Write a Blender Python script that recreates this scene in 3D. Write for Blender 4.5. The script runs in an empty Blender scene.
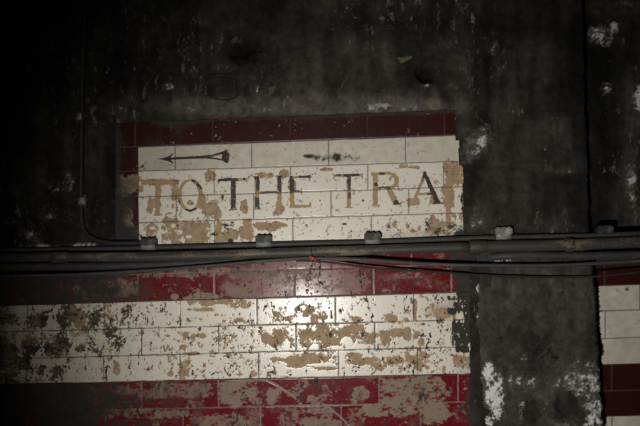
import bpy, math
import numpy as np
from mathutils import Matrix, Vector

C = bpy.context.scene.collection
# ------------------------------------------------------------------ camera
F = 600.0
AX, AY, AZ = -0.0636, 0.0394, -0.0336
CX, CD, CZ = 0.6158, 1.7839, -0.4122
TW, TH = 0.2316, 0.0782 * 0.9962          # one tile with its joint
ZOFF = 1.95                                # height of the top of the sign


def _rot(a, b, c):
    ca, cb, cc = math.cos(a), math.cos(b), math.cos(c)
    sa, sb, sc = math.sin(a), math.sin(b), math.sin(c)
    return (np.array([[cc, -sc, 0], [sc, cc, 0], [0, 0, 1]]) @ np.array([[1, 0, 0], [0, ca, -sa], [0, sa, ca]])
            @ np.array([[cb, 0, sb], [0, 1, 0], [-sb, 0, cb]]))


R = _rot(AX, AY, AZ)


def chart(X, Z, h=0.0):
    """wall coordinates (metres) -> survey coordinates taken from the photograph"""
    X = np.asarray(X, float); Z = np.asarray(Z, float) - ZOFF
    a, b, c = X - CX, -(Z - CZ), CD - np.asarray(h, float) + 0 * X
    u = R[0, 0] * a + R[0, 1] * b + R[0, 2] * c
    v = R[1, 0] * a + R[1, 1] * b + R[1, 2] * c
    w = R[2, 0] * a + R[2, 1] * b + R[2, 2] * c
    return 320 + F * u / w, 213 + F * v / w


def W(px, py, h=0.0):
    """survey coordinates -> point h metres in front of the tile face"""
    d = R.T @ np.array([(px - 320) / F, (py - 213) / F, 1.0])
    t = (CD - h) / d[2]
    return Vector((CX + d[0] * t, -h, CZ - d[1] * t + ZOFF))


cam = bpy.data.cameras.new('camera')
cam.sensor_width = 36; cam.lens = F / 640 * 36; cam.clip_start = 0.02
co = bpy.data.objects.new('camera', cam); C.objects.link(co)
ax = lambda r: Vector((r[0], r[2], -r[1]))
rt, up, bk = ax(R[0]), -ax(R[1]), -ax(R[2])
M = Matrix((rt, up, bk)).transposed().to_4x4()
M.translation = Vector((CX, -CD, CZ + ZOFF))
co.matrix_world = M
bpy.context.scene.camera = co

# ------------------------------------------------------------------ noise
def vnoise(x, y, seed):
    rs = np.random.RandomState(seed)
    T = rs.rand(256, 256)
    xi = np.floor(x).astype(int); yi = np.floor(y).astype(int)
    fx = x - xi; fy = y - yi
    fx = fx * fx * (3 - 2 * fx); fy = fy * fy * (3 - 2 * fy)
    g = lambda a, b: T[a & 255, b & 255]
    return (g(xi, yi) * (1 - fx) + g(xi + 1, yi) * fx) * (1 - fy) + (g(xi, yi + 1) * (1 - fx) + g(xi + 1, yi + 1) * fx) * fy


def fbm(x, y, s, o=4, seed=1, gain=0.55):
    """x, y in survey units, s = size of the largest feature; result about 0..1"""
    t = 0; a = 1; n = 0
    for k in range(o):
        t = t + a * vnoise(x / s + 17.3 * k + 300, y / s + 9.1 * k + 300, seed + k * 7)
        n += a; a *= gain; s /= 2.03
    return np.clip((t / n - 0.5) * 1.6 + 0.5, 0, 1)


def rough(x, y, s, seed):
    """broad and fine noise in equal parts, for flaking edges"""
    n = .55 * fbm(x, y, s, 4, seed, .6) + .45 * fbm(x, y, s / 3.6, 4, seed + 3, .8)
    return np.clip((n - .5) * 1.45 + .5, -.2, 1.2)


def patchy(f, n):
    f = np.clip(f, 0, 1.3)
    return np.clip(.62 * np.clip((f + (n - .5) * 1.8 - .25) * 1.2, 0, 1) * np.clip(f * 3, 0, 1) + .55 * f * np.clip(.1 + 1.2 * n, 0, 1), 0, 1)


def sstep(a, b, x):
    t = np.clip((x - a) / (b - a), 0, 1)
    return t * t * (3 - 2 * t)


def boxes(x, y, L, p=2.4):
    """field > 0 inside any of the rounded patches (x0, y0, x1, y1), -1 far away"""
    f = np.full(x.shape, -1.0)
    for b in L:
        x0, y0, x1, y1 = b[:4]
        r = np.abs((x - (x0 + x1) / 2) / ((x1 - x0) / 2 + .4)) ** p + np.abs((y - (y0 + y1) / 2) / ((y1 - y0) / 2 + .4)) ** p
        f = np.maximum(f, 1 - r)
    return np.maximum(f, -1)


def soft(x, y, L):
    """sum of gaussian patches (cx, cy, rx, ry, amount)"""
    f = np.zeros(x.shape)
    for cx, cy, rx, ry, a in L:
        f += a * np.exp(-((x - cx) / rx) ** 2 - ((y - cy) / ry) ** 2)
    return f


def segd(x, y, pts):
    d = np.full(x.shape, 1e9)
    for (x0, y0), (x1, y1) in zip(pts[:-1], pts[1:]):
        dx, dy = x1 - x0, y1 - y0
        t = np.clip(((x - x0) * dx + (y - y0) * dy) / (dx * dx + dy * dy), 0, 1)
        d = np.minimum(d, np.hypot(x - x0 - t * dx, y - y0 - t * dy))
    return d


def inpoly(x, y, P):
    c = np.zeros(x.shape, bool)
    n = len(P)
    for i in range(n):
        (x0, y0), (x1, y1) = P[i], P[(i + 1) % n]
        if y0 == y1: continue
        c ^= ((y0 > y) != (y1 > y)) & (x < (x1 - x0) * (y - y0) / (y1 - y0) + x0)
    return c


# ------------------------------------------------------------------ mesh helpers
def finish(name, me, mat, parent=None, smooth=True):
    if mat: me.materials.append(mat)
    if smooth: me.polygons.foreach_set('use_smooth', np.ones(len(me.polygons), bool))
    me.update()
    o = bpy.data.objects.new(name, me); C.objects.link(o)
    if parent: o.parent = parent
    return o


def sheet(name, xs, zs, h, cell, attrs, mat, back, parent=None):
    """relief: grid of points (x, -h, z), kept cells, sides run back to y = back"""
    nz, nx = h.shape
    XX, ZZ = np.meshgrid(xs, zs)
    V = np.stack([XX, -h, ZZ], -1).reshape(-1, 3)
    idx = np.arange(nz * nx).reshape(nz, nx)
    a, b, c, d = idx[:-1, :-1], idx[:-1, 1:], idx[1:, 1:], idx[1:, :-1]
    q = np.stack([a, b, c, d], -1)[cell]
    pad = np.zeros((cell.shape[0] + 2, cell.shape[1] + 2), bool); pad[1:-1, 1:-1] = cell
    k = cell
    E = []
    for nb, (p, r) in ((pad[:-2, 1:-1], (a, b)), (pad[1:-1, 2:], (b, c)), (pad[2:, 1:-1], (c, d)), (pad[1:-1, :-2], (d, a))):
        m = k & ~nb
        E.append(np.stack([p[m], r[m]], -1))
    E = np.concatenate(E)
    used = np.unique(q)
    mp = np.full(nz * nx, -1); mp[used] = np.arange(len(used))
    Vt = V[used]; q = mp[q]
    eu = np.unique(E); em = np.full(nz * nx, -1); em[eu] = np.arange(len(eu))
    n0 = len(used); n1 = len(eu)
    Vf = V[eu]; Vb = Vf.copy(); Vb[:, 1] = back
    e = em[E]
    sk = np.stack([n0 + e[:, 1], n0 + e[:, 0], n0 + n1 + e[:, 0], n0 + n1 + e[:, 1]], -1)
    VV = np.concatenate([Vt, Vf, Vb]); QQ = np.concatenate([q, sk])
    me = bpy.data.meshes.new(name)
    me.vertices.add(len(VV)); me.vertices.foreach_set('co', VV.astype(np.float32).ravel())
    me.loops.add(QQ.size); me.loops.foreach_set('vertex_index', QQ.astype(np.int32).ravel())
    me.polygons.add(len(QQ)); me.polygons.foreach_set('loop_start', np.arange(0, QQ.size, 4, dtype=np.int32))
    me.update(calc_edges=True)
    for an, av in attrs.items():
        av = np.broadcast_to(av, h.shape).reshape(-1)
        at = me.attributes.new(an, 'FLOAT', 'POINT')
        at.data.foreach_set('value', np.concatenate([av[used], av[eu], av[eu]]).astype(np.float32))
    return finish(name, me, mat, parent)


def from_bm(name, V, Fc, mat, parent=None, smooth=True):
    me = bpy.data.meshes.new(name)
    me.from_pydata([tuple(v) for v in V], [], Fc)
    return finish(name, me, mat, parent, smooth)


def smooth_path(P, n=8):
    P = [Vector(p) for p in P]
    Q = [2 * P[0] - P[1]] + P + [2 * P[-1] - P[-2]]
    out = []
    for i in range(1, len(Q) - 2):
        for k in range(n):
            t = k / n
            a, b, c, d = Q[i - 1], Q[i], Q[i + 1], Q[i + 2]
            out.append(0.5 * ((2 * b) + (c - a) * t + (2 * a - 5 * b + 4 * c - d) * t * t + (3 * b - a - 3 * c + d) * t ** 3))
    out.append(P[-1])
    return out


def tube_data(path, rad, seg=14, V=None, Fc=None):
    V = [] if V is None else V; Fc = [] if Fc is None else Fc
    n = len(path); o = len(V)
    rr = rad if isinstance(rad, (list, tuple)) else [rad] * n
    nrm = None
    for i, p in enumerate(path):
        t = (path[min(i + 1, n - 1)] - path[max(i - 1, 0)]).normalized()
        if nrm is None:
            nrm = t.cross(Vector((0.01, 1, 0.02))).normalized()
        nrm = (nrm - t * nrm.dot(t)).normalized()
        bn = t.cross(nrm)
        for k in range(seg):
            a = 2 * math.pi * k / seg
            V.append(p + (nrm * math.cos(a) + bn * math.sin(a)) * rr[i])
    for i in range(n - 1):
        for k in range(seg):
            k2 = (k + 1) % seg
            Fc.append((o + i * seg + k, o + i * seg + k2, o + (i + 1) * seg + k2, o + (i + 1) * seg + k))
    Fc.append(tuple(o + k for k in range(seg))[::-1]); Fc.append(tuple(o + (n - 1) * seg + k for k in range(seg)))
    return V, Fc


def tube(name, path, rad, mat, parent=None, seg=14):
    V, Fc = tube_data(path, rad, seg)
    return from_bm(name, V, Fc, mat, parent)


def block_bm(c, s, bev=0.001, rz=0.0):
    import bmesh
    bm = bmesh.new()
    bmesh.ops.create_cube(bm, size=1)
    bmesh.ops.scale(bm, vec=s, verts=bm.verts)
    bmesh.ops.bevel(bm, geom=bm.edges[:], offset=bev, segments=2, affect='EDGES')
    bmesh.ops.rotate(bm, cent=(0, 0, 0), matrix=Matrix.Rotation(rz, 3, 'Y'), verts=bm.verts)
    bmesh.ops.translate(bm, vec=c, verts=bm.verts)
    return bm


def bm_obj(name, bm, mat, parent=None, smooth=False):
    me = bpy.data.meshes.new(name); bm.to_mesh(me); bm.free()
    return finish(name, me, mat, parent, smooth)


def tag(o, label, cat=None, group=None, kind=None):
    o['label'] = label
    if cat: o['category'] = cat
    if group: o['group'] = group
    if kind: o['kind'] = kind
    return o


def thing(name, loc, label, cat, group=None):
    o = bpy.data.objects.new(name, None); C.objects.link(o)
    o.location = loc; o.empty_display_size = 0.02
    tag(o, label, cat, group)
    return o


def adopt(o, parent):
    """parent o keeping it where it stands (parents are never rotated)"""
    o.parent = parent
    o.location = -Vector(parent.location)
    return o


# ------------------------------------------------------------------ materials
class NT:
    def __init__(s, name):
        m = bpy.data.materials.new(name); m.use_nodes = True
        s.m = m; s.t = m.node_tree; s.b = s.t.nodes['Principled BSDF']
        s.co = s.t.nodes.new('ShaderNodeTexCoord').outputs['Object']

    def n(s, typ, **kw):
        x = s.t.nodes.new(typ)
        for k, v in kw.items(): setattr(x, k, v)
        return x

    def put(s, sock, v):
        if isinstance(v, bpy.types.NodeSocket): s.t.links.new(v, sock)
        else: sock.default_value = v

    def attr(s, name):
        return s.n('ShaderNodeAttribute', attribute_name=name).outputs['Fac']

    def noise(s, scale, detail=5, rough=0.6, vec=None, stretch=None):
        x = s.n('ShaderNodeTexNoise')
        v = vec or s.co
        if stretch:
            mp = s.n('ShaderNodeMapping'); s.put(mp.inputs['Vector'], v); mp.inputs['Scale'].default_value = stretch
            v = mp.outputs[0]
        s.put(x.inputs['Vector'], v)
        x.inputs['Scale'].default_value = scale; x.inputs['Detail'].default_value = detail; x.inputs['Roughness'].default_value = rough
        return x.outputs['Fac']

    def math(s, op, a, b=0.0, clamp=False):
        x = s.n('ShaderNodeMath', operation=op, use_clamp=clamp)
        s.put(x.inputs[0], a); s.put(x.inputs[1], b)
        return x.outputs[0]

    def ramp(s, f, a, b, lo=0.0, hi=1.0):
        x = s.n('ShaderNodeMapRange', interpolation_type='SMOOTHSTEP')
        s.put(x.inputs[0], f); x.inputs[1].default_value = a; x.inputs[2].default_value = b
        x.inputs[3].default_value = lo; x.inputs[4].default_value = hi
        return x.outputs[0]

    def mix(s, f, a, b):
        x = s.n('ShaderNodeMix', data_type='RGBA')
        s.put(x.inputs[0], f)
        for i, v in ((6, a), (7, b)):
            s.put(x.inputs[i], v if isinstance(v, bpy.types.NodeSocket) else (*v, 1.0))
        return x.outputs[2]

    def mixf(s, f, a, b):
        x = s.n('ShaderNodeMix', data_type='FLOAT')
        s.put(x.inputs[0], f); s.put(x.inputs[2], a); s.put(x.inputs[3], b)
        return x.outputs[0]

    def bump(s, h, strength, dist):
        x = s.n('ShaderNodeBump')
        s.put(x.inputs['Height'], h); x.inputs['Strength'].default_value = strength; x.inputs['Distance'].default_value = dist
        s.put(s.b.inputs['Normal'], x.outputs[0])

    def done(s, col, rough, spec=None):
        s.put(s.b.inputs['Base Color'], col); s.put(s.b.inputs['Roughness'], rough)
        if spec is not None: s.put(s.b.inputs['Specular IOR Level'], spec)
        return s.m


def tile_mat(name, glaze, glaze2, film, biscuit, biscuit2, joint, gloss, spec):
    s = NT(name)
    n1 = s.noise(9, 4); n2 = s.noise(160, 6, .7); n3 = s.noise(45, 5, .65)
    pe, fi, so, jo = (s.attr(k) for k in ('peel', 'film', 'soot_shade', 'joint'))
    jag = s.math('MULTIPLY', s.math('SUBTRACT', n2, .5), .9)
    p = s.ramp(s.math('ADD', pe, jag), .42, .58)
    f = s.math('MULTIPLY', s.ramp(s.math('ADD', fi, s.math('MULTIPLY', s.math('SUBTRACT', n3, .5), .9)), .1, .9), .95)
    g = s.mix(n1, glaze, glaze2)
    g = s.mix(f, g, s.mix(n3, [k * .75 for k in film], [min(1, k * 1.25) for k in film]))
    bc = s.mix(s.ramp(n3, .3, .7), biscuit, biscuit2)
    c = s.mix(p, g, bc)
    c = s.mix(jo, c, joint)
    sf = s.ramp(s.math('ADD', so, s.math('MULTIPLY', s.math('SUBTRACT', n2, .5), .7)), .25, .75)
    c = s.mix(sf, c, s.mix(n3, (.018, .017, .015), (.055, .052, .046)))
    mat = s.math('MAXIMUM', s.math('MAXIMUM', p, s.math('MULTIPLY', f, .75)), s.math('MAXIMUM', sf, jo))
    r = s.mixf(mat, s.mixf(n2, gloss, gloss + .08), .8)
    sp = s.mixf(mat, spec, .15)
    hh = s.math('ADD', s.math('MULTIPLY', p, -.6), s.math('ADD', s.math('MULTIPLY', n2, .25), s.math('MULTIPLY', n3, .35)))
    s.bump(hh, .3, .0010)
    return s.done(c, r, sp)


CREAM = tile_mat('cream glazed tile', (.72, .67, .57), (.63, .58, .475), (.36, .335, .262), (.40, .285, .178), (.27, .19, .115), (.065, .052, .038), .24, .42)
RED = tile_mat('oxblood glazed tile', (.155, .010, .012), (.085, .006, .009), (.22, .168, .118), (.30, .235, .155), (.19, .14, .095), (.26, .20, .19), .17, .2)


def letter_mat():
    s = NT('worn letter glaze')
    n2 = s.noise(170, 6, .7); n3 = s.noise(40, 4)
    w = s.ramp(s.math('ADD', s.attr('peel'), s.math('MULTIPLY', s.math('SUBTRACT', n2, .5), .8)), .42, .58)
    bc = s.mix(n3, (.42, .30, .155), (.27, .185, .10))
    c = s.mix(w, s.mix(n2, (.018, .013, .014), (.06, .045, .045)), bc)
    c = s.mix(s.attr('joint'), c, (.08, .065, .045))
    s.bump(n2, .4, .0008)
    return s.done(c, s.mixf(w, .42, .85), .3)


LETTER = letter_mat()
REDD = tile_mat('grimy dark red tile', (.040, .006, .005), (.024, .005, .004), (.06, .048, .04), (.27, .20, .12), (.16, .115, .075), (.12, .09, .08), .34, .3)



def wall_mat():
    s = NT('sooty cement render')
    n1 = s.noise(6, 5, .6); n2 = s.noise(38, 6, .7); n3 = s.noise(220, 5, .7)
    st = s.noise(14, 5, .65, stretch=(1.6, 1, .28))
    tone = s.attr('tone'); pale = s.attr('pale'); yel = s.attr('yellow')
    base = s.mix(s.ramp(s.math('ADD', s.math('MULTIPLY', n2, .5), s.math('MULTIPLY', st, .5)), .32, .72),
                 (.0105, .0095, .0078), (.050, .046, .038))
    t = s.n('ShaderNodeMix', data_type='RGBA', blend_type='MULTIPLY')
    t.inputs[0].default_value = 1
    s.put(t.inputs[6], base)
    cm = s.n('ShaderNodeCombineColor')
    for i in range(3): s.put(cm.inputs[i], tone)
    s.put(t.inputs[7], cm.outputs[0])
    c = t.outputs[2]
    pf = s.ramp(s.math('ADD', pale, s.math('MULTIPLY', s.math('SUBTRACT', n3, .5), .45)), .06, 1.05)
    c = s.mix(s.math('POWER', pf, .8), c, s.mix(s.ramp(s.math('ADD', pf, s.math('SUBTRACT', n2, .5)), .25, 1.0), (.12, .112, .10), (.66, .64, .63)))
    yf = s.ramp(s.math('ADD', yel, s.math('MULTIPLY', s.math('SUBTRACT', n3, .5), .8)), .25, .9)
    c = s.mix(s.math('MULTIPLY', yf, .7), c, (.20, .16, .08))
    sp = s.ramp(n3, .70, .80)
    c = s.mix(s.math('MULTIPLY', sp, .35), c, (.20, .19, .17))
    s.bump(s.math('ADD', s.math('MULTIPLY', n2, .7), s.math('MULTIPLY', n3, .35)), .7, .006)
    return s.done(c, .82, .2)


WALL = wall_mat()


def metal_mat(name, dark, mid, worn, wornf, rough=.6, streak=True):
    s = NT(name)
    n1 = s.noise(22, 5, .65, stretch=(.35, 1, 1) if streak else None); n2 = s.noise(150, 5, .7)
    c = s.mix(n2, dark, mid)
    c = s.mix(s.math('MULTIPLY', s.ramp(s.math('ADD', n1, s.math('MULTIPLY', s.math('SUBTRACT', n2, .5), .35)), .5, .68), wornf), c, worn)
    s.bump(n2, .5, .0015)
    return s.done(c, rough, .35)


PIPE = metal_mat('grimy painted pipe', (.022, .021, .018), (.07, .066, .056), (.20, .155, .095), .75, .55)
CABLE = metal_mat('black cable sheath', (.018, .018, .017), (.055, .055, .052), (.09, .085, .075), .5, .6)
GCABLE = metal_mat('dusty grey cable sheath', (.03, .029, .028), (.075, .072, .068), (.11, .105, .10), .6, .6)
DCABLE = metal_mat('dark thin cable sheath', (.012, .011, .011), (.03, .028, .027), (.04, .038, .035), .5, .6)
CLIPD = metal_mat('blackened cleat', (.012, .012, .011), (.045, .044, .041), (.13, .125, .115), .6, .6, False)
CLIPL = metal_mat('dulled zinc strap', (.10, .10, .10), (.22, .215, .21), (.32, .31, .29), .7, .5, False)
CLIPP = metal_mat('lime crusted cleat', (.10, .095, .085), (.24, .23, .215), (.40, .39, .37), .8, .8, False)
WIRE = metal_mat('red insulated wire', (.45, .04, .03), (.60, .10, .08), (.6, .25, .2), .4, .5, False)

# ------------------------------------------------------------------ tile layout (survey of the joints)
ROWFIX = {}
SEAM = {0: [135.5, 213, 290, 367, 444], 1: [175, 251.6, 328.5, 405.5], 2: [138, 214, 290.4, 367.8, 443.7], 3: [176, 253.5, 331, 408.8],
        4: [214.5, 292.8, 371.4], 5: [98, 175.5, 254, 332, 411], 6: [61, 138, 214.7, 294.4, 372.9, 450.9],
        7: [27, 104, 180, 257, 335.3, 413.7], 8: [-12, 66, 141.4, 218.5, 296, 374.8, 453.5], 9: [26, 103.4, 179.8, 258.7, 338.5, 417.5],
        10: [-13, 65, 141.8, 218.5, 299, 378.9, 457.8], 11: [27, 105.5, 183, 260.5, 341, 420.3], 12: [-12, 65, 142, 220, 299, 378, 459]}
YLINE = {  # survey height of each bed joint at 300, and its slope
    0: (115.4, -.0385), 1: (140.9, -.0368), 2: (166.2, -.0305), 3: (191.9, -.0315), 4: (217.8, -.0303), 5: (243.8, -.0325),
    6: (269.3, -.0310), 7: (297.0, -.0285), 8: (324.1, -.0262), 9: (351.2, -.0262), 10: (377.7, -.0225), 11: (405.6, -.0225), 12: (432.5, -.022), 13: (460, -.021), 14: (488, -.020)}
SEAM[13] = [27, 106, 183, 261, 341, 421]
for _k in SEAM:
    if _k > 4: SEAM[_k] = [SEAM[_k][0] - 77, SEAM[_k][0] - 154][::-1] + SEAM[_k] if SEAM[_k][0] < 50 else [SEAM[_k][0] - 77 * i for i in (3, 2, 1)] + SEAM[_k]


def bed(k, x):
    a, b = YLINE[k]
    return a + b * (x - 300)


def tile_fields(x, y, rows, seed=5):
    """joint mask, tile tilt relief for survey points x, y"""
    row = np.full(x.shape, rows[0])
    jo = np.zeros(x.shape)
    for k in range(rows[0], rows[1] + 1):
        if k > rows[0]: row = np.where(y > bed(k, x), k, row)
        jo = np.maximum(jo, 1 - sstep(.35, .8, np.abs(y - bed(k, x) + .5 * (fbm(x, y, 9, 2, 77) - .5))))
    rel = np.zeros(x.shape)
    rs = np.random.RandomState(seed)
    tl = rs.normal(size=(40, 40, 3))
    for k in range(rows[0], rows[1]):
        S = SEAM[k]; m = row == k
        col = np.zeros(x.shape, int)
        for i, sx in enumerate(S):
            xx = sx + (y - bed(k + .0 if k in YLINE else k, x)) * .004
            jo = np.where(m, np.maximum(jo, 1 - sstep(.35, .8, np.abs(x - xx))), jo)
            col = np.where(x > xx, i + 1, col)
        t = tl[k, np.clip(col, 0, 39)]
        cx = np.array([S[0] - 38] + [s + 38 for s in S])[np.clip(col, 0, len(S))]
        r = t[..., 0] * .00018 + t[..., 1] * .00025 * (x - cx) / 39 + t[..., 2] * .00018 * (y - bed(k, x) - 13) / 13
        rel = np.where(m, r, rel)
    return row, jo, rel


def metric_grid(x0, y0, x1, y1, step, h=0.0):
    P = [W(a, b, h) for a in (x0, x1) for b in (y0, y1)]
    xa, xb = min(p.x for p in P), max(p.x for p in P); za, zb = min(p.z for p in P), max(p.z for p in P)
    xs = np.arange(xa, xb + step, step); zs = np.arange(za, zb + step, step)
    XX, ZZ = np.meshgrid(xs, zs)
    return xs, zs, chart(XX, ZZ, h)


def cells(m):
    return m[:-1, :-1] & m[1:, :-1] & m[:-1, 1:] & m[1:, 1:]


def cellmid(a):
    return (a[:-1, :-1] + a[1:, :-1] + a[:-1, 1:] + a[1:, 1:]) / 4


def ragged(x, y, amp=3.0, s=14, seed=31):
    return (fbm(x, y, s, 4, seed) - .5) * 2 * amp


def peelmask(x, y, L, extra=None, namp=.55, seed=11):
    n = fbm(x, y, 11, 5, seed, .62)
    f = boxes(x, y, L) * .55 + (n - .5) * namp
    if extra is not None: f = np.maximum(f, extra)
    return sstep(-.05, .07, f)


def specks(x, y, dens, seed, size=3.2):
    """small chips; dens 0..1 field"""
    n = fbm(x, y, size, 3, seed, .6)
    big = fbm(x, y, 26, 3, seed + 50)
    return sstep(0, .06, n + (big - .5) * .5 - (1.0 - dens * .45)) if np.ndim(dens) else None


# ------------------------------------------------------------------ sign
STEP = 0.0016
SIGN_TAN = [(123, 176, 140, 193), (117, 177, 128, 200), (120, 205, 132, 240), (137, 179.5, 182, 184.5), (148, 199, 153, 212), (155, 184, 160.5, 217), (160, 216, 178, 245), (177, 221.5, 214, 246),
            (145, 224, 160, 236), (118, 196, 127, 238), (117, 178, 126, 186), (126, 222, 138, 240), (203, 201, 216, 217), (199, 196, 206, 208), (205, 172, 215, 181),
            (214, 208, 221, 220), (220, 229, 238, 243), (239, 220, 252, 243), (255, 222, 283, 230), (213, 221, 222, 246), (171, 186, 178, 200), (240, 200, 247, 213),
            (276, 200, 284, 213), (258, 172, 272, 178), (280, 170, 288, 178), (274, 210, 282, 216), (138, 184, 143, 193),
            (443.5, 162, 466, 186), (442.5, 182, 454, 207), (463.5, 192, 468, 224), (405, 166, 420, 168), (400, 164, 408, 168), (319, 168, 333, 170.5),
            (428, 216, 446, 236), (446, 210, 451, 240), (289, 180, 296, 190), (408, 198, 420, 206), (430, 196, 438, 204), (455, 212, 462, 222), (171, 203, 174, 208), (187, 200, 193, 205)]
SIGN_HOLE = [(180, 238.5, 185, 241.5), (166, 241, 171, 244.5), (186, 235, 191, 238), (210.5, 226, 215, 233), (211, 235, 216, 240), (172, 224, 175, 227),
             (150, 227, 155, 229), (455, 188, 460, 214), (456, 216, 460, 232), (185, 184, 196, 201)]


def sign_base(x, y):
    row, jo, rel = tile_fields(x, y, (0, 5))
    right = 460.5 + sstep(160, 175, y) * 5.5 + sstep(185, 215, y) * 4 + ragged(x * 0 + y * .4, y, 3.5, 9, 3)
    right = np.where(y < bed(1, x) + .5, 457 + ragged(y, y, 1.5, 8, 4), right)
    keep = (x > 115.3 + ragged(y, y, .5, 20, 9)) & (x < right) & (y > bed(0, x) + ragged(x, x, .5, 30, 8)) & (y < bed(5, x))
    cream = (x > 138.3 + (y - 147) * .003) & (y > bed(1, x))
    tan = boxes(x, y, SIGN_TAN)
    hole = boxes(x, y, SIGN_HOLE)
    n = rough(x, y, 8, 21)
    f = np.minimum(tan, .8) * .42 + (n - .5) * 1.0
    d = np.zeros(x.shape)
    d += sstep(bed(2, x) + 1, bed(2, x) + 2, y) * .38
    d += soft(x, y, [(165, 205, 25, 30, .42), (225, 232, 60, 9, .5), (255, 195, 45, 20, .15), (440, 226, 30, 14, .75), (395, 232, 30, 8, .7), (150, 185, 25, 12, .3), (310, 228, 40, 8, .12)])
    ch = fbm(x, y, 4.2, 4, 41, .65) + (fbm(x, y, 30, 2, 42) - .5) * .3
    f = np.maximum(f, (ch - (1.12 - .42 * d)) * 1.2)
    f = np.minimum(f, -hole * .6 + (fbm(x, y, 5, 4, 22) - .5) * .8)
    pe = sstep(-.05, .07, f)
    r1 = (y < bed(2, x)) & (y > bed(1, x))
    fi = np.where(r1, .52, .06) + np.where(cream, soft(x, y, [(440, 235, 28, 14, .4), (395, 236, 40, 8, .4), (160, 180, 40, 30, .25), (300, 232, 80, 8, .2)]), 0)
    fi = np.where(cream, fi, .12)
    so = soft(x, y, [(307, 156, 6, 3, .75), (322, 158, 8, 4.5, .85), (336, 157, 4, 5, .95), (350, 158, 14, 5, .5), (142.5, 166.5, 1.3, 1.6, 1), (146, 163, 2, 1.5, .5),
                     (118, 225, 9, 34, .62), (132, 235, 8, 10, .65), (117, 150, 4, 30, .5), (130, 205, 6, 15, .25), (228, 225, 7, 2.5, .75), (230, 241, 4, 3, .8), (437, 231, 5, 4, .7), (428, 226, 3, 6, .5), (449, 228, 5, 8, .4),
                     (388, 226, 6, 5, .4), (462, 200, 1.8, 13, .9), (458, 232, 8, 10, .4), (466, 236, 9, 12, .6), (222.3, 198, 2.2, 5, .7), (268, 203, 3, 1.2, .6), (213, 234, 3, 2, .6),
                     (141, 240, 4, 6, .4), (344, 224, 4, 1.5, .6), (363, 200, 3, 1.5, .5)])
    so += np.where(cream, 0, .16 + .5 * (fbm(x, y, 25, 4, 62) - .5) + .12 * sstep(250, 120, x) + .55 * np.exp(-((y - bed(0, x)) / 4) ** 2) * (x > 150))  # top edge of the red row: the ledge's shadow line painted dark
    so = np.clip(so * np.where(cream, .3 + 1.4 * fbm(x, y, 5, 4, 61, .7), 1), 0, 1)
    so = np.clip(so + np.where(cream, 1.6 * pe * (1 - pe) * fbm(x, y, 12, 3, 66) + .5 * sstep(.74, .8, fbm(x, y, 3, 3, 67, .7)) * (d > .05), 0), 0, 1)
    rel0 = rel - .0011 * jo - .0004 * pe
    return keep, cream, jo, rel0, pe, fi, so


sign_root = thing('station_sign', W(290, 245), 'tiled sign reading TO THE TRA with a left arrow and dark red border, chipped', 'sign')
xs, zs, (x, y) = metric_grid(112, 108, 474, 250, STEP)
keep, cream, jo, rel, pe, fi, so = sign_base(x, y)
cm = cells(keep); cc = cellmid(cream.astype(float)) > .5
at = {'joint': jo, 'peel': pe, 'film': fi, 'soot_shade': so}
o = adopt(sheet('cream_tile_field', xs, zs, rel, cm & cc, dict(at, joint=jo * .75), CREAM, .016), sign_root)
o['label'] = 'cream glazed tiles, many flaked to tan'
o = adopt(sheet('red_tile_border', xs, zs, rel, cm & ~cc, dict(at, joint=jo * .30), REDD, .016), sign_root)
o['label'] = 'dark red glazed tile border'


def Rr(x0, y0, x1, y1, sl=-.031, lean=.0):
    """upright stroke rectangle following the tile courses"""
    return [(x0, y0 - sl * 0), (x1, y0 + sl * (x1 - x0)), (x1 + lean, y1 + sl * (x1 - x0)), (x0 + lean, y1)]


def ring(cx, cy, rx, ry, a0=0, a1=360, n=40):
    return [(cx + rx * math.cos(math.radians(a)), cy + ry * math.sin(math.radians(a))) for a in np.linspace(a0, a1, n)]


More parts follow.
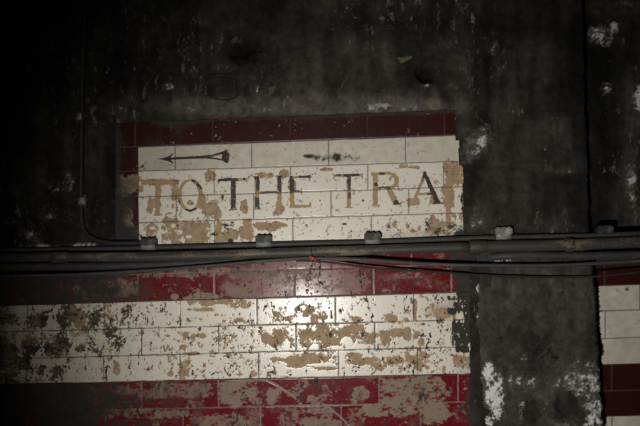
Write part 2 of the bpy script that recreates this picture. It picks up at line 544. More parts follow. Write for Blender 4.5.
LETTERS = [  # strokes, holes, dark remnants, wear bias
    ('T', [Rr(141, 181, 172, 185), Rr(155.3, 184, 160.2, 215.5), Rr(153.5, 213.5, 162, 216), Rr(141, 184, 142.6, 187), Rr(170.2, 183, 172, 187)], [], [(153, 184, 155, 186)]),
    ('O', [ring(190.2, 195.3, 12.8, 16.6)], [ring(190, 195.2, 8.2, 14.0)], [(192, 178, 200.5, 187), (186, 208, 196, 213), (176.5, 200, 179.5, 206), (199.5, 183, 202.5, 189)]),
    ('T', [Rr(218, 178.4, 247.5, 181.8), Rr(230.6, 180, 236, 210), Rr(228.8, 209, 238.2, 210.8), Rr(218, 180, 219.8, 184), Rr(245.5, 178, 247.5, 182.5)], [],
     [(216, 175, 240, 185), (229, 178, 238, 213), (243, 177, 245.5, 181)]),
    ('H', [Rr(254.4, 176.6, 259.6, 209.5), Rr(253, 176.2, 261, 178), Rr(253, 208.4, 261.2, 210), Rr(277, 175.8, 281.7, 208.8), Rr(275.4, 175.4, 283.4, 177.2), Rr(275.6, 207.6, 283.4, 209.4), Rr(259, 191.4, 278, 194)], [],
     [(253, 197, 261, 211), (256, 180, 261, 192), (253, 176, 258, 180), (259, 190.8, 278, 194), (276.5, 174, 282, 188), (278.5, 186, 282.5, 192)]),
    ('E', [Rr(289.8, 175.9, 294.6, 207.8), Rr(289, 175.8, 310.6, 178.8), Rr(293, 190.2, 302, 192.7), Rr(289, 204.8, 311.4, 208.4), Rr(308.6, 175, 310.6, 181), Rr(309.2, 201.5, 311.4, 206), Rr(300.6, 188, 302.2, 195)], [],
     [(299, 174, 311, 178.8), (289, 179, 294, 193), (293, 190, 300, 191.5), (290, 176, 292, 180)]),
    ('T', [Rr(333, 174.3, 363.2, 177.4), Rr(346.4, 176, 351, 207.5), Rr(344.8, 206.6, 352.8, 208.4), Rr(333, 176, 334.8, 180), Rr(361.4, 173.6, 363.2, 179)], [],
     [(342, 172, 358, 178), (346, 176, 352, 190), (348.5, 193, 351, 199), (335, 174.5, 341, 176)]),
    ('R', [Rr(372.6, 172.6, 378, 205.5), Rr(371.2, 172.4, 391, 175.8), Rr(371, 204.4, 380, 206.2), ring(389.5, 180.6, 9.8, 8.6, -90, 90), Rr(376, 186.6, 391, 189.0),
           [(385.5, 188.5), (391.5, 188), (400.2, 204.4), (393.4, 205)], Rr(392.5, 203.3, 401.2, 205.2)], [ring(389.3, 180.6, 5.2, 5.4, -90, 90), Rr(378, 175.3, 389.6, 186.3)],
     [(374.5, 183, 377.5, 186), (378, 186.4, 392, 189.2), (393, 199.5, 401, 206), (380, 173, 384, 174.5)]),
    ('A', [[(421.8, 171.2), (425.6, 171), (441, 203.4), (435, 203.8)], [(422.8, 174), (425, 177.5), (414.4, 204.4), (411, 204.6)], Rr(416.6, 193, 433, 195.6), Rr(408.6, 203.4, 417.6, 205.4), Rr(432.8, 202.6, 443, 204.4)], [],
     [(422.5, 170, 430, 186), (426, 180, 436, 196), (430, 190, 443, 206)]),
    ('I', [Rr(446.4, 170.4, 451.4, 203.4), Rr(444.8, 170, 453, 171.8), Rr(444.8, 202.4, 453, 204.2)], [], [(446, 171, 448, 174)]),
]
for k, (ch, st, ho, dk) in enumerate(LETTERS):
    px = [p for q in st for p in q]
    bx = (min(p[0] for p in px) - 1, min(p[1] for p in px) - 1, max(p[0] for p in px) + 1, max(p[1] for p in px) + 1)
    xs, zs, (x, y) = metric_grid(*bx, .001)
    wob = lambda s: (fbm(x, y, 2.5, 2, s) - .5) * .7
    xx, yy = x + wob(5), y + wob(6)
    m = np.zeros(x.shape, bool)
    for q in st: m |= inpoly(xx, yy, q)
    for q in ho: m &= ~inpoly(xx, yy, q)
    _, _, jo, rel, pe, fi, so = sign_base(x, y)
    f = np.minimum(boxes(x, y, dk), .7) * .5 + (fbm(x, y, 4, 4, 90 + k, .7) - .5) * .9
    wear = 1 - sstep(-.05, .1, f)
    lo = adopt(sheet('letter', xs, zs, rel + .0008 - .0005 * wear, cells(m), {'peel': wear, 'joint': jo * .7}, LETTER, .002), sign_root)
    lo['label'] = 'letter %s, %s' % (ch, 'worn to tan' if ch in 'IE' or k == 0 else 'dark brown, partly worn to tan')

HEAD = [(155.6, 159), (163, 157.9), (168, 156.4), (174.4, 152.2), (173.2, 154.6), (171, 157.4), (174, 157.6), (174, 159.8), (171, 160.0), (173.3, 162.4), (174.6, 164.6), (168, 161.4), (163, 160)]
SHAFT = [(170, 157.5), (200, 155.7), (212, 154.6), (221, 151.8), (225.5, 149.6), (228.3, 148.8), (229.3, 150.4), (228.4, 152), (229.8, 153.4), (229.6, 155), (230, 157), (229, 158.6),
         (229.6, 160.4), (228.4, 161.2), (228.6, 163), (226.6, 163.4), (222, 160.8), (212, 159.1), (200, 158.8), (170, 159.9)]
HOLE = [(211.5, 156.9), (222, 154.4), (221.5, 158.9)]
xs, zs, (x, y) = metric_grid(154, 147, 232, 165, .0009)
m = (inpoly(x, y, HEAD) | inpoly(x, y, SHAFT)) & ~inpoly(x, y, HOLE)
_, _, jo, rel, pe, fi, so = sign_base(x, y)
o = adopt(sheet('arrow', xs, zs, rel + .0008, cells(m), {'peel': sstep(.72, .8, fbm(x, y, 5, 4, 7)), 'joint': jo * .2}, LETTER, .002), sign_root)
o['label'] = 'thin black arrow pointing left with a flared tail'

# ------------------------------------------------------------------ tile bands of the wall
CREAM_TAN = [(190, 299, 233, 305), (230, 299, 249, 309), (191, 308, 216, 311), (183, 332, 197, 340), (195, 333, 206, 338), (180, 345, 188, 350), (273, 311, 284, 322), (280, 317, 292, 321), (294, 307, 299.5, 311),
             (307, 306, 314, 316), (310, 312, 318, 325), (317, 311, 328, 319), (317, 302.5, 323, 308), (305, 312, 309, 317), (262, 332, 272, 344), (270, 329, 295, 348), (298, 325, 345, 350), (330, 327, 372, 341),
             (340, 330, 376, 345), (350, 325, 366, 340), (380, 331, 390, 345), (388, 329, 404, 336), (404, 328, 411, 340), (413, 332, 419, 338), (383, 314, 397, 322), (401, 308, 410, 318), (404, 315, 409, 322), (413, 300, 417, 320), (436, 309, 450, 319),
             (353, 317, 361, 322), (419, 339, 425, 346), (290, 354, 338, 366), (287, 356, 304, 367), (317, 367, 339, 370), (271, 357, 283, 362), (342, 354, 362, 364), (355, 358, 385, 365), (380, 357, 404, 364), (374, 362, 384, 370), (249, 371, 257, 377),
             (180, 362, 190, 378), (113, 362, 119, 375), (407, 354, 418, 364), (414, 358, 422, 371), (420, 352, 430, 358), (451, 354, 474, 364), (456, 360, 468, 367), (168, 372, 173, 376),
             (180, 352, 200, 355), (120, 304, 126, 310), (190, 295, 217, 301)]
CREAM_WHITE = [(342, 337, 352, 346), (327, 346, 346, 351), (352, 344, 374, 351), (365, 322, 374, 333), (310, 345, 318, 352), (282, 341, 290, 352), (294.5, 327, 297.5, 352), (305, 364, 340, 366.6), (312, 326, 316, 331)]
LEFT_DARK = [(-40, 311, 17, 325), (31, 310, 50, 325), (58, 303, 74, 329), (-40, 341, 20, 384), (20, 338, 31, 358), (34, 336, 64, 357), (0, 354, 32, 370), (39, 364, 61, 382), (-6, 300, 12, 306), (74, 311, 84, 328), (90, 308, 104, 327), (103, 324, 117, 336), (76, 345, 84, 352), (112, 343, 120, 350), (123, 304, 131, 318), (20, 296, 60, 305)]
RIGHT_DARK = [(449, 293, 480, 301), (451, 240, 484, 272), (454, 300, 482, 313), (462, 312, 482, 322), (443, 308, 457, 314), (450, 320, 482, 345), (456, 345, 470, 352), (472, 352, 490, 378), (466, 380, 490, 430), (453, 270, 482, 300), (447, 296, 453, 300)]
RED_FILM = [(100, 281, 136, 297, .7), (70, 286, 100, 300, .5), (216, 283, 262, 298, .5), (228, 288, 256, 297, .75), (262, 276, 294, 297, .38), (335, 275, 370, 293, .5), (315, 284, 340, 295, .3), (375, 270, 450, 290, .28), (150, 268, 300, 277, .6),
            (120, 383, 218, 397, .62), (220, 381, 256, 406, 1.0), (268, 388, 281, 403, .95), (256, 398, 262, 405, .8), (351, 388, 368, 403, .8), (307, 395, 325, 404, .85), (380, 379, 406, 403, .95), (404, 377, 446, 402, 1.0), (425, 378, 446, 390, .9), (299, 406, 340, 430, .75),
            (360, 405, 404, 416, 1.0), (388, 404, 420, 417, 1.0), (421, 401, 448, 425, 1.0), (190, 414, 250, 430, .7), (108, 409, 182, 418, .7), (278, 405, 300, 430, .6), (345, 412, 365, 430, .5), (242, 404, 262, 430, .45), (60, 385, 120, 405, .3)]


def band_fields(x, y, rows, kind):
    row, jo, rel = tile_fields(x, y, rows)
    n = rough(x, y, 9, 23)
    x0 = x
    so = np.zeros(x.shape)
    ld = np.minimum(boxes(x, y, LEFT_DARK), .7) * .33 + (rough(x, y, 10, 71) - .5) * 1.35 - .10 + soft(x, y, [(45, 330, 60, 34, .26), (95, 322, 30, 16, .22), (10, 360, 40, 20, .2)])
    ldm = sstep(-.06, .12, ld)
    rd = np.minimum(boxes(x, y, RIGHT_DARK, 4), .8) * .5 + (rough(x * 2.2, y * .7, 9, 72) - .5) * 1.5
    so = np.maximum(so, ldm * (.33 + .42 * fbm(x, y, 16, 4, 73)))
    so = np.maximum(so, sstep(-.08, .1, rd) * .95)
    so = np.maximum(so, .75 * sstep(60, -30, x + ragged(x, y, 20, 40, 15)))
    if kind == 'cream':
        f = np.minimum(boxes(x, y, CREAM_TAN), .8) * .42 + (n - .5) * 1.05
        d = .36 + soft(x, y, [(215, 340, 40, 14, .45), (225, 366, 55, 14, .75), (215, 345, 50, 10, .35), (130, 320, 40, 20, .25), (235, 322, 22, 6, .7), (400, 340, 45, 22, .5), (110, 318, 28, 22, .5), (150, 345, 40, 14, .3), (440, 340, 25, 40, .5), (370, 368, 40, 6, .6), (60, 345, 40, 40, .5), (300, 310, 25, 12, .5), (410, 365, 25, 10, .5)])
        chp = fbm(x, y, 4.0, 4, 43, .66) + (fbm(x, y, 24, 2, 44) - .5) * .3
        d = d + jo * .25
        f = np.maximum(f, (chp - (1.10 - .42 * d)) * 1.3)
        f = np.minimum(f, -boxes(x, y, CREAM_WHITE) * .6 + (n - .5) * .5)
        pe = np.maximum(sstep(-.05, .07, f), ldm)
        fi = .05 + .5 * sstep(200, 60, x) + soft(x, y, [(450, 300, 14, 20, .5), (440, 312, 16, 6, .6), (425, 303, 10, 12, .25), (468, 368, 12, 12, .4), (455, 360, 20, 25, .25)])
        jo = jo * (.35 + 1.0 * fbm(x, y, 10, 4, 68))
        so = np.clip(so + 2.2 * pe * (1 - pe) * fbm(x, y, 12, 3, 66) + .8 * sstep(.74, .8, fbm(x, y, 3, 3, 67, .7)) * (d - .2), 0, 1)
    else:
        fi = np.zeros(x.shape)
        for b in RED_FILM:
            g = sstep(-.26, .26, np.minimum(boxes(x, y, [b[:4]], 3), .7) * .42 + (rough(x * .8, y * 1.3, 9, 83) - .5) * 1.3)
            fi = np.maximum(fi, g * b[4])
        fi = np.maximum(fi, .06 + .25 * sstep(.5, .8, fbm(x, y, 22, 5, 84, .6)))
        pe = np.zeros(x.shape)
        pe = np.maximum(pe, peelmask(x, y, [(190, 293, 217, 300), (171, 294, 178, 299), (185, 296, 216, 301)], seed=24))
        sp = sstep(.72, .78, fbm(x, y, 3.2, 3, 91, .6)) * soft(x, y, [(315, 288, 16, 9, .9), (240, 393, 30, 10, .8), (420, 392, 40, 10, .6), (178, 286, 35, 4, .7), (400, 282, 30, 8, .35)])
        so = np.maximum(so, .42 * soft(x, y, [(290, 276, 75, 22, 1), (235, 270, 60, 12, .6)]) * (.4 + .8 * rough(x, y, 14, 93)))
        so = np.maximum(so, sp * (np.abs(x - 178) > 36))
        pe = np.maximum(pe, sp * (np.abs(x - 178) <= 36))
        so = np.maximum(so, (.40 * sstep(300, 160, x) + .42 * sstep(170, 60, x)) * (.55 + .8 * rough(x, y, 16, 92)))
        crack = segd(x + .6 * (fbm(x, y, 6, 2, 1) - .5), y, [(232, 380.2), (266, 379.4), (276, 384), (284, 389.5), (292, 395), (299.5, 401.5), (302, 405.6), (326, 404.8), (336, 413), (344, 420), (352, 430)])
        crk = 1 - sstep(.45, 1.1, crack)
        jo = np.maximum(jo * .72, crk * 1.0)
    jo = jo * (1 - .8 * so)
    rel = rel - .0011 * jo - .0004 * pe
    return jo, rel, np.clip(pe, 0, 1), np.clip(fi, 0, 1), np.clip(so, 0, 1)


def band(name, k0, k1, kind, label, ymax=None):
    y1 = ymax or bed(k1, -200) + 4
    xs, zs, (x, y) = metric_grid(-200, bed(k0, 480) - 4, 492, y1, STEP if kind == 'cream' else .0018)
    jo, rel, pe, fi, so = band_fields(x, y, (k0, k1), kind)
    right = 472.5 + (y - 270) * .05 + ragged(y, y, 1.2, 10, 33)
    keep = (y > bed(k0, x)) & (y < (bed(k1, x))) & (x < right)
    o = sheet(name, xs, zs, rel, cells(keep), {'joint': jo, 'peel': pe, 'film': fi, 'soot_shade': so}, CREAM if kind == 'cream' else RED, .016)
    tag(o, label, 'tile band', None, 'structure')
    return o


band('trim_1', 5, 7, 'red', 'dark red tile band running behind the pipes under the sign')
band('trim_2', 7, 10, 'cream', 'three courses of flaking cream tiles below the pipes')
band('trim_3', 10, 12, 'red', 'scuffed dark red tile band along the bottom, left of the cement pier')

band('trim_8', 12, 14, 'cream', 'cream tile courses at the foot of the wall under the lower red band')

# the same courses on the set-back wall right of the pier
BACK = -.075
RROW = {6: 259.0, 7: 285.3, 8: 310.9, 9: 338.4, 10: 364.9, 11: 391.0, 12: 416.3, 13: 442}


def band_right(name, k0, k1, kind, label):
    xs, zs, (x, y) = metric_grid(588, RROW[k0] - 9, 760, RROW[k1] + 6, .0018, BACK)
    hz = lambda k: RROW[k] - .03 * (x - 606) - (x - 606) * .0006 * (k - 6)
    jo = np.zeros(x.shape)
    for k in range(k0, k1 + 1):
        jo = np.maximum(jo, 1 - sstep(.35, .8, np.abs(y - hz(k))))
        if k < k1:
            sx = {6: 604.4, 7: 640, 8: 605.3, 9: 645, 10: 611.6, 11: 650, 12: 612}[k]
            jo = np.maximum(jo, (1 - sstep(.35, .8, np.abs(x - sx))) * ((y > hz(k)) & (y < hz(k + 1))))
    left = 594.5 + (y - 265) * .035 + ragged(y, y, 1.6, 7, 35) + 1.5
    if kind == 'cream': left = left + 5 * np.exp(-((y - 350) / 9) ** 2)
    keep = (y > hz(k0)) & (y < hz(k1)) & (x > left)
    if kind == 'cream':
        pe = sstep(.0, .06, fbm(x, y, 4, 4, 47, .65) - .93)
        fi = np.full(x.shape, .42) + .2 * fbm(x, y, 20, 3, 5)
        so = soft(x, y, [(617, 290, 4, 3, .5), (627, 289, 3, 3, .7), (622, 294, 4, 3, .3), (601, 311, 3, 1.5, .7), (617, 316, 1.5, 1.2, .5), (613, 420, 2, 4, .5), (600, 340, 2, 3, .8), (601, 350, 2.5, 8, .8)])
        jo = jo * .8
    else:
        pe = np.zeros(x.shape); fi = np.full(x.shape, .03); so = .25 * fbm(x, y, 18, 4, 6)
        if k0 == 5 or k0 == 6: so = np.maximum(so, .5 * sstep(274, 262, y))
        jo = jo * .35
    so = np.maximum(so, .9 * sstep(1.2, -.2, x - left))  # left edge darkened: painted contact shadow beside the pier
    o = sheet(name, xs, zs, BACK - .0010 * jo, cells(keep), {'joint': jo, 'peel': pe, 'film': fi, 'soot_shade': so}, CREAM if kind == 'cream' else REDD, .09)
    tag(o, label, 'tile band', None, 'structure')


band_right('trim_4', 6, 7, 'red', 'dark red tile band right of the cement pier, just under the pipes')
band_right('trim_5', 7, 10, 'cream', 'three courses of dull cream tiles right of the cement pier')
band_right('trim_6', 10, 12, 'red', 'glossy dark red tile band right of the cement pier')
band_right('trim_7', 12, 13, 'cream', 'cream tile course below the red band, right of the cement pier')

# ------------------------------------------------------------------ cement walls
def wall_attr(x, y):
    n = fbm(x, y, 45, 6, 101, .58); n2 = fbm(x, y, 16, 5, 102, .62); st = fbm(x * 2.2, y * .45, 26, 4, 103)
    tone = .35 + .9 * n + .5 * n2 + .5 * (st - .5)
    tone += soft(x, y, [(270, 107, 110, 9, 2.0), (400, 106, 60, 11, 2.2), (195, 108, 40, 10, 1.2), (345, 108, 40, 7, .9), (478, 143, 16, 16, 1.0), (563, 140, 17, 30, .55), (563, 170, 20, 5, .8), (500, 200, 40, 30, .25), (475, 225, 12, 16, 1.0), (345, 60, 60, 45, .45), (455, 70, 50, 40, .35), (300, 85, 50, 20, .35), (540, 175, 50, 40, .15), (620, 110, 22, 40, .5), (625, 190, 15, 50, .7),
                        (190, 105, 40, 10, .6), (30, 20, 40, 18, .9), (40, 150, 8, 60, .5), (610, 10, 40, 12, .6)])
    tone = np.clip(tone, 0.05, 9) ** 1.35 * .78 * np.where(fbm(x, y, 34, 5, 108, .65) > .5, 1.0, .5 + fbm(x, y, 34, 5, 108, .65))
    tone *= 1 - np.clip(soft(x, y, [(242, 50, 22, 14, .85), (225, 89, 15, 13, .4), (225, 76, 16, 4, .3), (211, 89, 3, 12, .4), (424, 75, 11, 9, .8), (477, 75, 5, 45, .45), (440, 25, 60, 12, .3), (590, 60, 30, 40, .65), (560, 20, 40, 30, .3), (603, 140, 14, 90, .8), (581, 60, 12, 70, .5), (487, 78, 7, 40, .55), (520, 30, 60, 16, .4), (360, 20, 90, 12, .3), (130, 60, 40, 60, .3), (110, 70, 45, 40, .35), (112, 180, 5, 70, .5),  # holes and the strip left of the sign: shade painted into the tone
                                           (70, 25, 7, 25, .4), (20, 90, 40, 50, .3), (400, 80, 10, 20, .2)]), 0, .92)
    pl = soft(x, y, [(477, 146, 10, 11, .62), (484, 133, 7, 8, .55), (470, 155, 8, 6, .45), (598, 36, 8, 8, 1.2), (611, 28, 6, 6, .9), (595, 13, 4, 2, .5), (622, 43, 2, 4, .5), (604, 90, 6, 5, .9), (637, 100, 6, 13, 1.2), (629, 180, 6, 20, .5), (632, 200, 5, 10, .4), (622, 5, 18, 4, .35),
                        (544, 152, 1.2, 20, .35), (560, 171, 20, 4, .4), (582, 150, 1.0, 20, .3), (187, 55, 7, 12, .45), (170, 86, 6, 6, .4), (186, 96, 8, 4, .4), (205, 110, 40, 5, .26), (270, 110, 60, 5, .28), (400, 108, 60, 6, .30), (258, 92, 1.5, 8, .4), (222, 76, 9, 1.5, .35), (264, 55, 4, 8, .3),  # pale lip right of the upper hole is a painted highlight
                        (32, 42, 5, 3, .4), (85, 117, 4, 5, .15), (62, 185, 22, 16, .42), (60, 215, 20, 12, .3), (35, 235, 12, 12, .45), (90, 245, 22, 2.5, .75), (45, 246, 22, 1.5, .6), (40, 165, 8, 12, .25), (115, 112, 14, 4, .3), (350, 40, 2, 10, .3), (428, 87, 8, 2, .5),
                        (475, 230, 16, 10, .2), (500, 200, 40, 16, .14), (520, 225, 40, 8, .12), (475, 215, 7, 14, .3), (30, 15, 30, 12, .22), (70, 35, 12, 8, .25), (455, 112, 10, 4, .3), (375, 80, 16, 30, .18)])
    ye = soft(x, y, [(403, 60, 5, 3.5, .8), (410, 58, 4, 2, .5), (430, 104, 4, 4, .55), (639, 45, 3, 8, .7), (637, 120, 6, 14, .35), (626, 220, 8, 12, .35), (402, 68, 2, 6, .3), (400, 100, 30, 8, .25), (330, 95, 50, 8, .2), (270, 96, 30, 6, .15)])
    k = rough(x, y, 9, 104)
    lump = boxes(x + .55 * (y - 143), y, [(463, 124, 491, 163)], 2) * .5 + (rough(x, y, 9, 107) - .5) * .9
    lump = np.maximum(lump, boxes(x, y, [(588, 25, 612, 48), (604, 22, 617, 32), (632, 84, 650, 118), (599, 84, 610, 95), (622, 164, 636, 198)], 2) * .5 + (rough(x, y, 7, 109) - .5) * 1.1)
    lump = np.minimum(lump, .3 - boxes(x, y, [(594, 31, 602, 39)], 2) * .5)
    crust = sstep(-.06, .2, lump) * (.24 + .40 * rough(x, y, 5, 110))
    scr = sstep(.70, .80, fbm(x * 1.6, y * .7, 7, 4, 105, .75)) * .5 * sstep(.3, .7, fbm(x, y, 60, 3, 106))
    return np.clip(tone, .12, 3), np.clip(np.maximum(np.maximum(patchy(pl * 1.25, k) * .8, scr), crust), 0, 1), patchy(ye * 1.2, k)


def wall_relief(x, y):
    h = (fbm(x, y, 40, 5, 111) - .5) * .008 + (fbm(x, y, 7, 4, 112) - .5) * .0028
    return h


xs, zs, (x, y) = metric_grid(-200, -90, 597, 540, .0034)
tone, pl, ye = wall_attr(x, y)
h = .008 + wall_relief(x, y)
# holes knocked into the render and lumps standing out of it
for cx, cy, rx, ry, dp in ((241, 50, 20, 13, .022), (225, 89, 14, 12, .012), (424, 75, 9, 8, .03)):
    r = np.hypot((x - cx) / rx, (y - cy) / ry) + (fbm(x, y, 8, 3, 5) - .5) * .5
    h -= dp * (1 - sstep(.3, 1.25, r)) if cx != 225 else dp * (1 - sstep(.86, 1.0, r * .75 + .25 * np.hypot((x - cx) / rx, (y - cy) / ry))) * .7
h += soft(x, y, [(477, 147, 10, 9, .026), (484, 134, 7, 8, .022), (429, 86, 7, 3, .016), (222, 77, 10, 2, .008), (55, 200, 20, 30, .006)]) * (.5 + fbm(x, y, 6, 4, 9))
h += .004 * sstep(1.2, 0, np.abs(y - 163 - .02 * (x - 500))) * (x > 468) * (x < 545) + .006 * ((x > 544) & (x < 583) & (y > 112) & (y < 172)) * (.4 + fbm(x, y, 8, 3, 1))
h += .020 * sstep(86, 70, x + .35 * (y - 20)) * sstep(60, 40, y)                      # haunch at the upper left
h -= .012 * np.exp(-((segd(x, y, [(40, -10), (60, 12), (82, 42)])) / 4) ** 2)
low = (y > bed(5, x) - 4) & (x < 470)
insign = (x > 113.5 + ragged(y, y, .8, 12, 55)) & (x < 463) & (y > bed(0, x) - 1.2 + ragged(x, x, .9, 10, 56)) & (y < 300)
ins2 = insign & ~((y > 100) & (x > 456 + (y > 140) * 3 + (y > 165) * 4))
h = np.where(ins2 | low, -.004, h)
EDGE = lambda y: 586.5 + (y - 175) * .028
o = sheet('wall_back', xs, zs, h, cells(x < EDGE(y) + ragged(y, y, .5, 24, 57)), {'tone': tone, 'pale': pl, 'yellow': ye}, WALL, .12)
tag(o, 'sooty, blackened cement wall around and above the tiled sign', 'wall', None, 'structure')

xs, zs, (x, y) = metric_grid(590, -90, 760, 540, .0034, BACK - .006)
tone, pl, ye = wall_attr(x, y)
h = BACK + wall_relief(x, y) + .004 + soft(x, y, [(598, 36, 7, 8, .03), (611, 28, 5, 5, .02), (604, 90, 5, 4, .016), (637, 100, 6, 12, .02), (629, 180, 7, 20, .012), (622, 43, 2, 4, .01)]) * (.4 + 1.2 * fbm(x, y, 7, 4, 9))
h -= .025 * np.exp(-((x - 597) / 3) ** 2 - ((y - 34) / 3) ** 2)
h = np.where(y > 259, BACK - .006, h)
o = sheet('wall_right', xs, zs, h, np.ones((len(zs) - 1, len(xs) - 1), bool), {'tone': tone, 'pale': pl, 'yellow': ye}, WALL, .14)
tag(o, 'set back dark wall at the far right with pale crusted patches', 'wall', None, 'structure')

# pier of cement between the two runs of tiles
xs, zs, (x, y) = metric_grid(468, 244, 618, 540, .0022)
nn = fbm(x, y, 9, 4, 121)
lft = 473.5 + (y - 262) * .048 + ragged(y, y, 1.3, 9, 36); rgt = 593.5 + (y - 262) * .055 + ragged(y, y, 1.6, 8, 37)
keep = (x > lft) & (x < rgt) & (y > 250 + ragged(x, x, 2, 9, 38))
tone = .55 + 1.1 * fbm(x, y, 30, 6, 122, .6) + 1.0 * fbm(x, y, 9, 5, 128, .75) + soft(x, y, [(530, 390, 60, 12, .7), (580, 380, 22, 25, 1.0), (490, 300, 12, 60, .25)])
tone *= 1 - np.clip(soft(x, y, [(566, 404, 14, 14, .8), (531, 412, 11, 14, .7), (530, 345, 45, 22, .25), (590, 330, 6, 60, .4), (530, 277, 70, 2, .3)]), 0, .9)
pl = soft(x, y, [(487, 370, 5, 9, 1.0), (491, 388, 8, 15, 1.4), (497, 404, 6, 12, 1.1), (485, 421, 8, 8, 1.2), (510, 380, 10, 7, .3), (530, 382, 40, 9, .3), (530, 395, 45, 25, .12), (580, 374, 15, 15, .75), (590, 395, 10, 26, .9), (574, 388, 14, 9, .5), (560, 425, 10, 6, .55), (594, 415, 10, 16, .55), (585, 420, 12, 8, .4),
                    (476, 300, 2, 50, .45), (479, 345, 2, 25, .4), (598, 390, 2.5, 30, .45), (523, 357, 12, 4, .3), (507, 300, 8, 4, .3), (556, 290, 8, 2.5, .35), (582, 331, 3.5, 2.6, .8), (545, 405, 6, 6, .5), (520, 405, 6, 16, .35), (541, 416, 3, 10, .4),
                    (500, 262, 25, 5, .3), (515, 258, 20, 4, .3), (540, 320, 6, 3, .2), (541, 347, 1.6, 1.6, .6), (480, 280, 4, 18, .25)])
pl *= 1 - np.clip(soft(x, y, [(566, 404, 12, 12, 1.0), (531, 413, 9, 12, .8), (587, 391, 1.8, 1.6, 1), (579, 391, 1.8, 1.6, .9)]), 0, 1)
pl = patchy(pl, rough(x, y, 9, 123)) * np.clip(.45 + .85 * rough(x, y, 5, 129), .1, 1) * np.where(x > 540, .92, 1.2)
pl = np.maximum(pl, sstep(.68, .8, fbm(x, y * .8, 6, 4, 126, .75)) * .35 * sstep(.35, .7, fbm(x, y, 50, 3, 127)))
ye = np.clip(soft(x, y, [(545, 402, 3, 3, .6), (502, 395, 4, 12, .25), (549, 395, 8, 5, .25)]) * (.5 + nn), 0, 1)
h = .012 + (fbm(x, y, 30, 5, 124) - .5) * .008 + (fbm(x, y, 6, 4, 125) - .5) * .003 - soft(x, y, [(566, 404, 10, 11, .02), (531, 413, 8, 11, .014)]) + pl * .003
edge = np.minimum(x - lft, rgt - x)
h -= .010 * (1 - sstep(0, 4, edge))
o = sheet('pillar', xs, zs, h, cells(keep), {'tone': tone, 'pale': pl, 'yellow': ye}, WALL, .09)
tag(o, 'dark cement pier with white lime crust near its foot, between two tiled stretches', 'pillar', None, 'structure')

# ------------------------------------------------------------------ pipes and cables
PX = .00297


def path(pts, n=8):
    return smooth_path([W(a, b, h) for a, b, h in pts], n)


def ringtube(p, d, r, L):
    """short collar along direction d, bevelled ends"""
    q = [p - d * L / 2, p - d * (L / 2 - .002), p + d * (L / 2 - .002), p + d * L / 2]
    return tube_data(q, [r * .93, r, r, r * .93], 20)


B_PTS = [(-190, 261, .043), (30, 257.2, .043), (110, 257, .043), (190, 255.8, .043), (300, 252.2, .043), (380, 249.8, .043), (470, 247, .043)]
B2_PTS = [(470, 247, .043), (520, 245.8, .043), (560, 245, .043), (640, 242, .043), (720, 239, .043)]
root = thing('conduit_pipe', W(300, 252, .043), 'thick grimy pipe with worn tan paint running across the wall below the sign', 'pipe')
pb = path(B_PTS)
adopt(tube('pipe_length', pb, .0142, PIPE, None, 20), root)
adopt(tube('pipe_length', path(B2_PTS), .0166, PIPE, None, 20), root)
for (cx, cy, L, r) in ((478, 246.8, .050, .0188), (569, 244.8, .022, .0198), (60, 257, .05, .0165)):
    p = W(cx, cy, .043); q = W(cx + 10, cy - .3, .043)
    V, Fc = ringtube(p, (q - p).normalized(), r, L)
    adopt(from_bm('coupling', V, Fc, PIPE, None), root)

A_PTS = [(-190, 255.5, .016), (40, 249.6, .016), (130, 248, .016), (190, 246.6, .015), (300, 243.6, .015), (370, 242, .015), (430, 239.8, .018), (495, 237.4, .022), (545, 236.4, .022), (600, 235.2, .022), (650, 233, .022), (720, 231, .022)]
o = tube('power_cable', path(A_PTS), .0072, CABLE, None, 14)
tag(o, 'black cable held by cleats directly along the bottom of the sign', 'cable')

C_PTS = [(-190, 270, .016), (30, 266.8, .016), (110, 266, .016), (190, 263.4, .016), (255, 259.0, .014), (300, 254.5, .013), (340, 251.5, .0125), (400, 249.6, .0125)]
o = tube('power_cable', path(C_PTS), .0125, CABLE, None, 14)
tag(o, 'thick dark cable at the left, just under the pipe, going behind it', 'cable')
C2 = [(484, 257.5, -.01), (496, 256.6, .012), (510, 255.6, .025), (530, 255.2, .026), (560, 255.8, .026), (600, 255.6, .026), (650, 254.4, .026), (720, 252, .026)]
o = tube('power_cable', path(C2), .0120, CABLE, None, 14)
tag(o, 'thick dark cable at the right edge, just under the pipe beside the pier', 'cable')

D_PTS = [(-190, 280, .044), (0, 276, .044), (60, 275, .044), (100, 273.4, .045), (150, 270.4, .047), (200, 266.6, .05), (250, 262.2, .054), (290, 259, .056), (311, 258.2, .057), (340, 259, .057), (370, 260.2, .056), (400, 262.2, .055), (430, 264, .053), (460, 265, .05), (520, 265.4, .046), (560, 265, .044), (600, 263.2, .042), (650, 260.2, .04), (720, 257, .04)]
o = tube('sagging_cable', path(D_PTS), .0050, GCABLE, None, 12)
tag(o, 'dusty grey cable tied up under the pipe at mid wall and sagging to both sides', 'cable')
E_PTS = [(296, 260.8, .048), (311, 260.8, .048), (335, 263, .046), (360, 266.4, .043), (400, 270, .038), (440, 272.4, .034), (480, 275, .032), (540, 277, .030), (590, 276.4, .026), (640, 272, .02), (720, 266, .02)]
o = tube('sagging_cable', path(E_PTS), .0030, DCABLE, None, 10)
tag(o, 'thin black cable drooping lowest across the red tiles and the pier', 'cable')

F_PTS = [(88, -40, .020), (86, 0, .020), (83, 60, .018), (81.5, 130, .018), (81, 200, .018), (82, 222, .018), (87, 234, .019), (98, 240.4, .021), (112, 243, .021), (126, 243, .018), (139, 242.6, .016)]
o = tube('power_cable', path(F_PTS), .0072, DCABLE, None, 12)
tag(o, 'dark vertical cable left of the sign bending right above the pipe', 'cable')

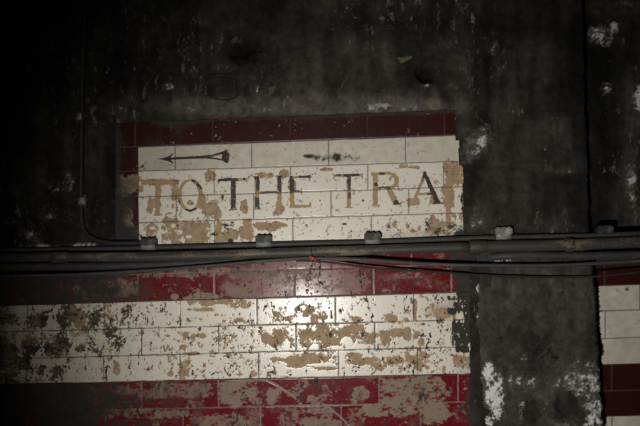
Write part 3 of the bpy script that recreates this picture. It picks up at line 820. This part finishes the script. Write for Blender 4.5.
# red wire tied round the pipe
p0 = W(311, 252, .043)
V, Fc = [], []
loop = []
for k in range(40):
    a = 2 * math.pi * k / 39
    loop.append(p0 + Vector((.002 * math.sin(a * .5) + .003 * k / 39, -.0175 * math.cos(a) * 1.0 - .006, .0165 * math.sin(a) - .003)))
root = thing('wire_tie', p0, 'short red wire twisted round the pipe at mid wall, holding the cable', 'wire')
V, Fc = tube_data(loop, .0011, 8)
adopt(from_bm('loop', V, Fc, DCABLE, None), root)
kn = smooth_path([W(309.6, 255.6, .062), W(311, 257.0, .066), W(313.4, 258.4, .067), W(311.4, 259.6, .066), W(310.4, 257.8, .0655), W(313, 257.6, .068), W(315, 260, .066), W(315.6, 263, .062)], 6)
V, Fc = tube_data(kn, .0019, 8)
o = adopt(from_bm('twisted_end', V, Fc, WIRE, None), root); o['label'] = 'bright red twisted end'
V, Fc = tube_data(smooth_path([W(311, 258, .064), W(312.4, 263, .062), W(311.6, 269, .055)], 6), .001, 8)
adopt(from_bm('loose_end', V, Fc, DCABLE, None), root)


# ------------------------------------------------------------------ cable cleats along the sign
def make_cleat():
    import bmesh
    r = thing('cable_cleat', (0, 0, 0), 'x', 'cable cleat', 'cleats along the black cable')
    w = .0475
    bm = block_bm((0, -.016, .0075), (w, .032, .020), .003)
    for dx in (-.015, .001, .016):                       # three stubby ribs on the crown
        b2 = block_bm((dx, -.016, .0172), (.011, .026, .005), .002)
        me = bpy.data.meshes.new('tmp'); b2.to_mesh(me); b2.free(); bm.from_mesh(me); bpy.data.meshes.remove(me)
    bm_obj('block', bm, CLIPD, r)
    V, Fc = [], []
    prof = []
    for k in range(9):                                    # saddle strap bent round the cable
        a = math.radians(60 - 190 * k / 8)
        prof.append((-.0155 - .0100 * math.cos(a), -.0065 + .0100 * math.sin(a)))
    prof.append((-.004, -.0165))
    for (yy, zz) in prof:
        for dx in (-w / 2 + .002, w / 2 - .002): V.append((dx, yy, zz))
    for k in range(len(prof) - 1): Fc.append((2 * k, 2 * k + 1, 2 * k + 3, 2 * k + 2))
    s = from_bm('strap', V, Fc, CLIPL, r, True)
    md = s.modifiers.new('s', 'SOLIDIFY'); md.thickness = .002; md.offset = 0
    bb = bmesh.new(); bmesh.ops.create_cone(bb, cap_ends=True, segments=6, radius1=.0042, radius2=.0038, depth=.004, matrix=Matrix.Translation((.001, -.034, .009)) @ Matrix.Rotation(math.pi / 2, 4, 'X'))
    bm_obj('bolt', bb, CLIPD, r)
    return r


proto = make_cleat()
CLEATS = [(149, 246.6, .0, 'dark cable cleat below the worn tan letters at the left end of the sign', .98, None),
          (264, 243.8, .0, 'dark cable cleat with pale strap below the letter H', 1, None),
          (372.5, 241.2, .0, 'dark cable cleat with pale strap below the letter R', 1, None),
          (503, 236.2, .008, 'lime crusted pale cable cleat above the cement pier', 1, CLIPP),
          (604, 234.4, -.0, 'dim cable cleat at the right edge above the pipe', .95, None)]
for i, (cx, cy, hh, lab, sc, mat) in enumerate(CLEATS):
    if i == 0: r = proto
    else:
        r = proto.copy(); C.objects.link(r)
        for ch in proto.children:
            c = ch.copy(); C.objects.link(c); c.parent = r
            if mat:
                c.data = c.data.copy(); c.data.materials[0] = mat
    r.location = W(cx, cy - .4, hh); r.location.y = -hh
    p = W(cx, cy, .0155 + hh)
    r.location = (p.x, -hh, p.z + .0065); r.scale = (sc, 1, sc); r.rotation_euler = (0, math.radians(.6), 0)
    r['label'] = lab

# clips on the vertical cable
def make_clip():
    r = thing('cable_clip', (0, 0, 0), 'x', 'cable clip', 'clips on the vertical cable')
    bm_obj('plate', block_bm((0, -.013, 0), (.026, .010, .043), .002), CLIPD, r)
    V, Fc = [], []
    for k in range(11):
        a = math.pi * k / 10
        for dz in (-.011, .011): V.append((.0105 * math.cos(a), -.016 - .0105 * math.sin(a), dz))
    for k in range(10): Fc.append((2 * k, 2 * k + 1, 2 * k + 3, 2 * k + 2))
    s = from_bm('band', V, Fc, CLIPL, r); md = s.modifiers.new('s', 'SOLIDIFY'); md.thickness = .0018; md.offset = 0
    return r


cp = make_clip()
for i, (cx, cy, lab) in enumerate(((84.6, 201, 'pale lower clip on the vertical cable left of the sign'), (82.6, 117, 'upper clip on the vertical cable left of the sign'))):
    if i == 0: r = cp
    else:
        r = cp.copy(); C.objects.link(r)
        for ch in cp.children:
            c = ch.copy(); C.objects.link(c); c.parent = r
    p = W(cx - 2.5, cy, .018); r.location = (p.x, 0, p.z); r['label'] = lab

# ------------------------------------------------------------------ light: the photographer's flash, and next to nothing else
L = bpy.data.lights.new('flash', 'SPOT')
L.energy = 99; L.spot_size = math.radians(77); L.spot_blend = 1.0; L.shadow_soft_size = .035; L.color = (1, .97, .925)
lo = bpy.data.objects.new('flash', L); C.objects.link(lo)
foot = W(338, 250)
lo.location = Vector((CX - .24, -CD, CZ + ZOFF - .32))
tgt = W(386, 288)
lo.rotation_euler = (tgt - lo.location).to_track_quat('-Z', 'Y').to_euler()
wd = bpy.data.worlds.new('tunnel dark'); bpy.context.scene.world = wd; wd.use_nodes = True
bg = wd.node_tree.nodes['Background']; bg.inputs[0].default_value = (.5, .5, .55, 1); bg.inputs[1].default_value = .008
vs = bpy.context.scene.view_settings
vs.view_transform = 'Standard'; vs.look = 'None'; vs.gamma = 1; vs.use_curve_mapping = False; vs.exposure = 0
